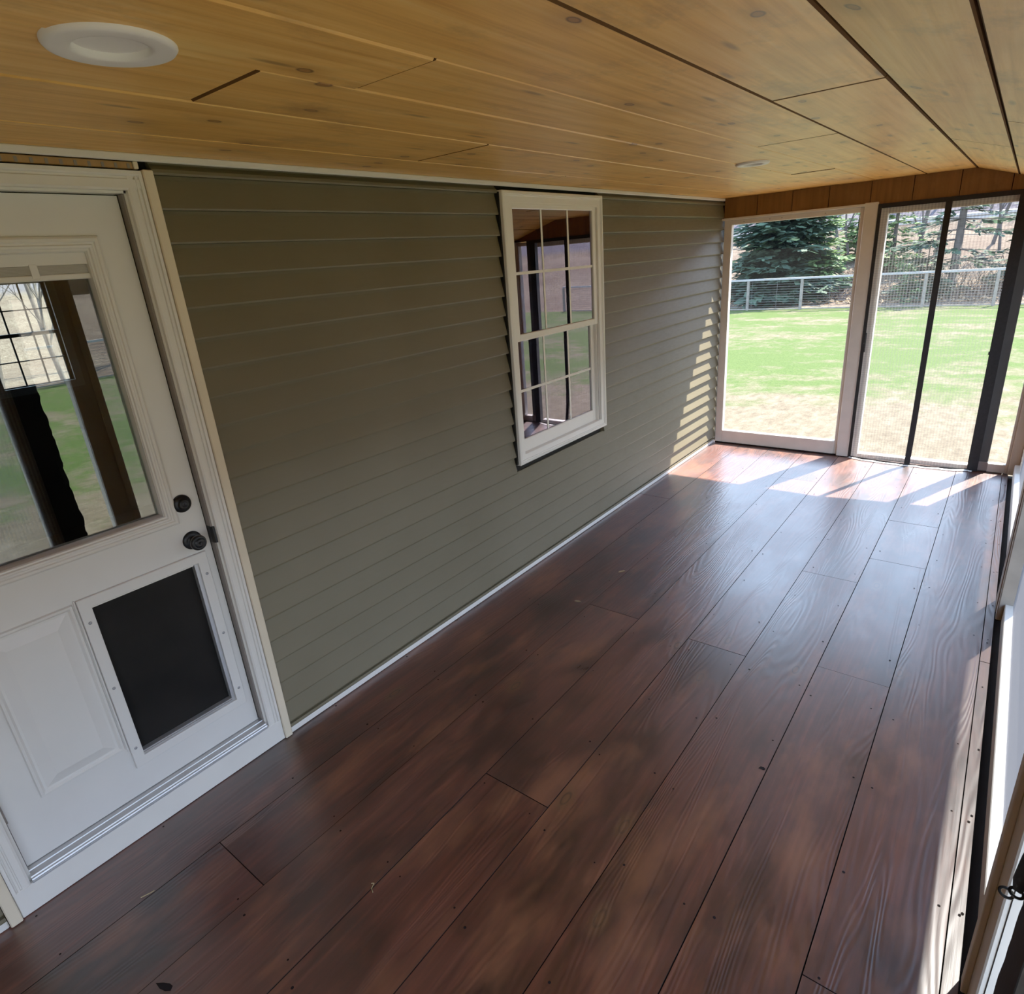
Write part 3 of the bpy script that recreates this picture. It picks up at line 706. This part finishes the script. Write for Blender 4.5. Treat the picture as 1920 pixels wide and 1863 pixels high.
# ------------------------------------------------------------------ ceiling lights
def ceiling_light(x, y, r, label):
    o = empty('recessed_light', (x,y,H)); tag(o, label, 'ceiling light', 'recessed ceiling lights')
    mb = MB(); k = r/.1
    mb.lathe((x,y,H+.003), (0,0,-1), [(0,.1*k),(.006,.1*k),(.011,.096*k),(.0125,.090*k),(.0115,.066*k),(.010,.0585*k),(-.004,.0555*k),(-.030,.053*k)], 56); mb.build('trim_ring', M['light'], o)
    mb = MB(); mb.lathe((x,y,H+.003), (0,0,-1), [(-.028,.0535*k),(-.024,.052*k),(-.0225,.035*k),(-.022,.0)], 40); mb.build('lens', M['lens'], o)
    return o
ceiling_light(.932,.590,.103,'round white recessed light in the pine ceiling, the near large one above the door')
ceiling_light(1.005,3.675,.085,'small round recessed light in the pine ceiling at the far end')

# ------------------------------------------------------------------ floor debris
def flat_leaf(x, y, s, rz, label):
    mb = MB(); pts = []
    o = (x,y,.002)
    out = [(-1,0),(-.5,.28),(.1,.34),(.6,.2),(1,0),(.6,-.22),(.0,-.3),(-.55,-.2)]
    c, sn = math.cos(rz), math.sin(rz)
    def P(a,b,h): return (x+(a*c-b*sn)*s, y+(a*sn+b*c)*s, .0022+h*s)
    n = len(out)
    for i in range(n):
        a, b = out[i], out[(i+1)%n]; mb.face([P(0,0,.02),P(*a,.18 if a[1] > 0 else .0),P(*b,.18 if b[1] > 0 else .0)], 0)
    l = mb.build('dry_leaf', M['leaf'], origin=o); tag(l, label, 'leaf')
flat_leaf(.545,3.058,.026,.9,'small curled dry leaf lying on the floor boards below the window')
flat_leaf(.50,2.613,.022,.3,'dark leaf scrap on the floor near the siding, short of the curled leaf')
def straw(pts, label):
    mb = MB(); mb.tube([(*p,.003) for p in pts], .0013, 6); tag(mb.build('straw', M['straw'], origin=(*pts[0],0)), label, 'straw')
straw([(.895,.752),(.882,.758),(.874,.775),(.868,.770)],'bent straw lying in a floor joint in front of the door')
straw([(.272,.300),(.281,.325),(.284,.338)],'short straw lying on the floor board beside the door sill')

# ------------------------------------------------------------------ outside
GZ = -.52
def rise(d):
    if d <= 0: return 0
    if d < 12: return .188*d*min(1,d/2.5)**.5
    if d < 16.5: return 2.26
    return 2.26+.55*(d-16.5)
def ground_h(x, y):
    d = max(y-26.6, x-20.5, -x-26, -y-30)
    n = mnoise.noise((x*.22,y*.22,0))*.35*min(1,max(0,d)/3)
    return GZ+rise(d)+n+.05*mnoise.noise((x*.15,y*.15,3))*(1 if d < 0 else 0)
def grid(name, x0, x1, y0, y1, nx, ny, mats, pick):
    mb = MB()
    for j in range(ny+1):
        for i in range(nx+1):
            x = x0+(x1-x0)*i/nx; y = y0+(y1-y0)*j/ny; mb.v.append((x,y,ground_h(x,y)))
    for j in range(ny):
        for i in range(nx):
            x = x0+(x1-x0)*(i+.5)/nx; y = y0+(y1-y0)*(j+.5)/ny
            a = j*(nx+1)+i; mb.f.append((a,a+1,a+nx+2,a+nx+1)); mb.m.append(pick(x,y)); mb.sm.append(True)
    return mb.build(name, mats)
g = grid('ground', -60, 62, -40, 84, 122, 124, [M['lawn'],M['hill']], lambda x, y: 1 if max(y-26.2, x-20.2, -x-20, -y-30) > 0 else 0)
tag(g, 'patchy green lawn with straw-coloured bare soil, rising into a leaf-littered hillside', 'ground', kind='structure')

def tree_needles(mb_t, mb_f, h, r, seed, tiers, nb, clump, sparse=1.0, z0=.06, fat=1.0):
    rg = random.Random(seed)
    mb_t.tube([(0,0,-.15),(0,0,h*.5),(.02*h*.2,0,h*.98)], [h*.022,h*.014,.01], 8)
    for t_ in range(tiers):
        u = t_/(tiers-1); z = h*(z0+(1-z0)*u); rl = r*(1-u)**.85*rg.uniform(.85,1.1)+.08
        for b in range(max(4,int(nb*(1-u*.5)))):
            az = rg.uniform(0,2*math.pi); ln = rl*rg.uniform(.65,1.12); dr = rg.uniform(-.28,-.02)+u*.35
            d = Vector((math.cos(az),math.sin(az),dr)); side = Vector((-math.sin(az),math.cos(az),0))
            st = Vector((0,0,z))
            if sparse < 1: mb_t.tube([st, st+d*ln*.6, st+d*ln+Vector((0,0,.05))], [.022,.013,.005], 4, caps=False)
            k = max(3,int(ln*clump))
            for i in range(k):
                s = (i+.6+rg.random()*.5)/(k+.3)
                if s < (1-sparse)*.8: continue
                for sg in (-1,1):
                    p = st+d*ln*s+Vector((rg.uniform(-.04,.04),rg.uniform(-.04,.04),rg.uniform(-.05,.05)))
                    L_ = (.16+.26*ln*(1-s*.55))*rg.uniform(.6,1.15)*(.75 if ln < .7 else 1)*fat; w = L_*rg.uniform(.17,.28)
                    tip = p+(d*.75+side*sg*rg.uniform(.3,1.0)+Vector((0,0,rg.uniform(-.35,.18)))).normalized()*L_
                    a = (tip-p).normalized(); nrm = a.cross(Vector((rg.uniform(-.5,.5),rg.uniform(-.5,.5),1))).normalized()
                    mid = (p+tip)/2; mb_f.face([p, mid+nrm*w, tip, mid-nrm*w])
def conifer(name, x, y, h, r, seed, tiers, nb, clump, mat, label, cat, sparse=1.0, z0=.06, group=None, fat=1.0):
    o = empty(name, (0,0,0)); tag(o, label, cat, group)
    a, b = MB(), MB(); tree_needles(a, b, h, r, seed, tiers, nb, clump, sparse, z0, fat)
    a.build('trunk', M['bark'], o); b.build('foliage', mat, o)
    o.location = (x,y,ground_h(x,y)); return o
conifer('spruce_tree',-5.75,28.3,8.6,2.2,1,46,20,10,M['n_dark'],'big dense dark spruce behind the fence, seen through the left pane','tree',z0=.02,fat=1.25)
conifer('pine_tree',-4.35,28.6,6.6,1.15,8,30,14,9,M['n_light'],'bright yellow-green evergreen leaning out from behind the big dark spruce','tree')
conifer('pine_tree',-4.0,34.0,3.0,1.5,2,16,11,7,M['n_light'],'low light green pine on the slope left of the white post','tree')
conifer('pine_tree',-2.15,31.5,4.6,1.25,3,20,12,7,M['n_light'],'light green pine behind the left mesh leaf of the screen door','tree')
conifer('spruce_tree',.25,28.6,7.0,2.0,4,19,6,8,M['n_dark'],'open-branched spruce with bare lower trunk, behind the right mesh leaf','tree',.62,.16)
conifer('spruce_tree',-.55,28.2,1.9,1.35,5,12,12,8,M['n_dark'],'short wide dark spruce behind the fence at the foot of the open-branched spruce','tree')
conifer('shrub',-.95,27.2,1.15,.62,6,10,10,9,M['n_light'],'small rounded green shrub right behind the wire fence','shrub')
conifer('spruce_tree',2.6,29.5,6.0,1.6,7,20,10,7,M['n_dark'],'spruce behind the narrow opening at the corner post','tree')
conifer('spruce_tree',-10.5,29.5,6.0,1.7,9,20,10,7,M['n_dark'],'spruce left of the view beyond the fence, hidden by the siding wall','tree')

def bare(seed, h, r0, spread=.5, lev=4):
    rg = random.Random(seed); mb = MB()
    def br(p, d, ln, r, k):
        pts = [p]; n = 4
        dd = d.copy()
        for i in range(n):
            dd = (dd+Vector((rg.uniform(-.13,.13),rg.uniform(-.13,.13),rg.uniform(-.02,.10)))).normalized(); pts.append(pts[-1]+dd*ln/n)
        mb.tube(pts, [r*(1-.5*i/n) for i in range(n+1)], 6 if k == lev else 4, caps=False)
        if k <= 0: return
        for i in range(4 if k > 1 else 3):
            t = rg.uniform(.35,1.0); q = pts[min(n,int(t*n))]; a = rg.uniform(0,2*math.pi)
            nd = (d*.75+Vector((math.cos(a),math.sin(a),rg.uniform(.0,.5)))*spread).normalized(); br(q, nd, ln*rg.uniform(.5,.72), max(r*.45,.006), k-1)
    br(Vector((0,0,-.2)), Vector((rg.uniform(-.06,.06),rg.uniform(-.06,.06),1)).normalized(), h*.55, r0, lev); return mb
protos = []
for i, (h, r0, sp) in enumerate(((7,.085,.34),(8,.10,.30),(6,.06,.40))):
    o = empty('bare_tree', (0,0,0)); bare(20+i,h,r0,sp,3).build('trunk_and_branches', M['bark'], o); protos.append(o)
spots = []
for x, y, k, lab in ((-4.35,32.6,0,'leafless tree with two thin grey trunks right of the big dark spruce'),(-4.05,32.9,2,'thin leafless stem just right of the two-trunk tree on the slope'),(-3.05,34.0,1,'leafless tree on the slope above the low light green pine'),
                  (-1.35,32.5,1,'leafless tree with straight trunk behind the left mesh leaf'),(-.85,33.4,0,'leafless forked tree right of the straight trunk behind the mesh'),(1.35,33.5,2,'thin leafless tree right of the open-branched spruce'),(1.0,35.0,0,'leafless tree on the slope seen beside the open-branched spruce top')):
    spots.append((x,y,k,lab,'bare trees on the slope'))
rg = random.Random(77)
for i in range(33):
    spots.append((-17+(i%11)*2.5+rg.uniform(-.5,.5)+(i//11)*.9,45.5+(i//11)*4.5+rg.uniform(-.8,.8),rg.randrange(3),'bare grey tree in the wood beyond the road rail','bare trees in the wood beyond the road'))
for i in range(12):
    spots.append((23+(i%2)*4.5+rg.uniform(-.6,.6),-4+i*2.4+rg.uniform(-.5,.5),rg.randrange(3),'bare tree beyond the side fence, mirrored in the door glass','bare trees beyond the side fence'))
for i in range(12):
    spots.append((-14-(i%3)*4.5+rg.uniform(-.6,.6),1.5+(i//3)*3.2+rg.uniform(-.5,.5),rg.randrange(3),'bare tree behind the house, seen through door glass and back window','bare trees behind the house'))
used = set()
for x, y, k, lab, grp in spots:
    o = protos[k] if k not in used else copy_tree(protos[k]); used.add(k)
    o.location = (x,y,ground_h(x,y)); o.rotation_euler.z = rg.uniform(0,6.28); s = rg.uniform(.85,1.25) if y > 40 or x > 20 or x < -10 else 1.0; o.scale = (s,s,s)
    tag(o, lab, 'tree', grp)

# brush thicket behind the fence (uncountable twigs)
mb = MB(); rg = random.Random(5)
for i in range(1300):
    x = rg.uniform(-3.9,3.2); y = 27.2+rg.random()**1.3*5.0; z = ground_h(x,y); h = rg.uniform(.12,.55)*(1.0 if y < 30 else .6)
    a = rg.uniform(0,6.28); dx, dy = math.cos(a)*h*.6, math.sin(a)*h*.6; w = rg.uniform(.006,.014)
    mb.face([(x-w,y,z-.02),(x+w,y,z-.02),(x+dx+w*.5,y+dy,z+h),(x+dx-w*.5,y+dy,z+h)], 0)
for i in range(1500):
    x = rg.uniform(-9,6); y = 26.7+rg.random()**2*3.5; z = ground_h(x,y)+rg.uniform(.01,.12); s = rg.uniform(.04,.11); a = rg.uniform(0,6.28)
    c_, s_ = math.cos(a)*s, math.sin(a)*s
    mb.face([(x-c_,y-s_,z),(x+s_*.6,y-c_*.6,z+rg.uniform(-.05,.06)),(x+c_,y+s_,z+.01),(x-s_*.6,y+c_*.6,z+rg.uniform(-.05,.06))], 1)
tag(mb.build('brush', [M['twig'],M['leaf']]), 'brown tangle of brush and fallen leaves along the foot of the slope behind the fence', 'brush', kind='stuff')

# wire fence with wooden posts
def fence(p0, p1, npost, label, hgt=1.10):
    o = empty('wire_fence', p0); tag(o, label, 'fence')
    p0 = Vector(p0); p1 = Vector(p1); d = (p1-p0); ln = d.length; d.normalize()
    pts = [p0+d*ln*i/(npost-1) for i in range(npost)]
    sx = Vector((d.y,-d.x,0))
    for p in pts:
        z = ground_h(p.x,p.y); mb = MB(); mb.bbox(p.x-.045,p.x+.045,p.y-.045,p.y+.045,z-.2,z+hgt-.02,.006); mb.build('fence_post', M['wirewood'], o)
    def bar(mb, z0, z1, t):
        for a, b in zip(pts[:-1], pts[1:]):
            za, zb = ground_h(a.x,a.y), ground_h(b.x,b.y); q = sx*t
            c = [a-q,a+q,b+q,b-q]; zz = [za,za,zb,zb]
            lo = [(v.x,v.y,k+z0) for v, k in zip(c,zz)]; hi = [(v.x,v.y,k+z1) for v, k in zip(c,zz)]
            mb.face(lo[::-1]); mb.face(hi)
            for i in range(4): j = (i+1)%4; mb.face([lo[i],lo[j],hi[j],hi[i]])
    mb = MB(); bar(mb, hgt-.03, hgt+.035, .055); mb.build('top_rail', M['railtop'], o)
    mb = MB(); bar(mb, .02, .06, .03); mb.build('bottom_rail', M['wirewood'], o)
    mb = MB()
    for k in range(11): bar(mb, .12+k*.088, .12+k*.088+.008, .004)
    n = int(ln/.9)
    for i in range(n):
        p = p0+d*ln*i/n; z = ground_h(p.x,p.y); mb.box(p.x-.003,p.x+.003,p.y-.003,p.y+.003,z+.05,z+hgt)
    mb.build('wire_mesh', M['wire'], o); return o
fence((-21.15,24.6,GZ), (14.95,26.0,GZ), 20, 'wire fence with pale top rail and wooden posts across the back of the lawn')
fence((19.5,-8,GZ), (19.5,25.8,GZ), 18, 'wire fence along the side of the lawn, mirrored in the door glass')
# road guard rail
o = empty('guard_rail', (-6,38.4,2.3)); tag(o, 'pale guard rail along the road at the top of the slope', 'guard rail')
mb = MB(); N = 24
for i in range(N):
    xa = -20+i*36/N; xb = xa+36/N
    za, zb = 2.06, 2.06
    for (y0_, z0_), (y1_, z1_) in zip(((38.42,.10),(38.36,.14),(38.36,.21),(38.42,.25),(38.36,.29),(38.36,.38)), ((38.36,.14),(38.36,.21),(38.42,.25),(38.36,.29),(38.36,.38),(38.42,.43))):
        mb.face([(xa,y0_,za+z0_),(xb,y0_,zb+z0_),(xb,y1_,zb+z1_),(xa,y1_,za+z1_)])
mb.build('beam', M['guard'], o)
for i in range(13):
    x = -20+i*3.0; z = 2.06; mb = MB(); mb.bbox(x-.06,x+.06,38.43,38.55,z-.5,z+.42,.01); mb.build('rail_post', M['wirewood'], o)

# ------------------------------------------------------------------ light
sun = bpy.data.lights.new('sun','SUN'); so = bpy.data.objects.new('sun', sun); COL.objects.link(so)
sun.energy = 24; sun.angle = R(.6); sun.color = (1,.95,.86)
so.rotation_euler = Vector((-.255,-.632,-1)).to_track_quat('-Z','Y').to_euler(); so.location = (8,18,30)
w = bpy.data.worlds.new('sky'); scene.world = w; w.use_nodes = True; nt = w.node_tree; nt.nodes.clear()
out = nt.nodes.new('ShaderNodeOutputWorld'); bg = nt.nodes.new('ShaderNodeBackground'); nt.links.new(bg.outputs[0], out.inputs[0])
tc = nt.nodes.new('ShaderNodeTexCoord'); sp = nt.nodes.new('ShaderNodeSeparateXYZ'); nt.links.new(tc.outputs['Generated'], sp.inputs[0])
rp = nt.nodes.new('ShaderNodeValToRGB'); nt.links.new(sp.outputs[2], rp.inputs[0]); e = rp.color_ramp.elements
e[0].position = 0; e[0].color = (.74,.87,1,1); e[1].position = .7; e[1].color = (.40,.60,1,1)
nt.links.new(rp.outputs[0], bg.inputs[0]); bg.inputs[1].default_value = 4.6
scene.view_settings.view_transform = 'Standard'; scene.view_settings.look = 'None'; scene.view_settings.exposure = .47; scene.view_settings.gamma = 1.22
cy = scene.cycles
cy.max_bounces = 8; cy.diffuse_bounces = 5; cy.glossy_bounces = 3; cy.use_adaptive_sampling = True; cy.adaptive_threshold = .03; cy.transparent_max_bounces = 16; cy.transmission_bounces = 6
cy.caustics_reflective = False; cy.caustics_refractive = False; cy.sample_clamp_indirect = 8
cy.use_denoising = True
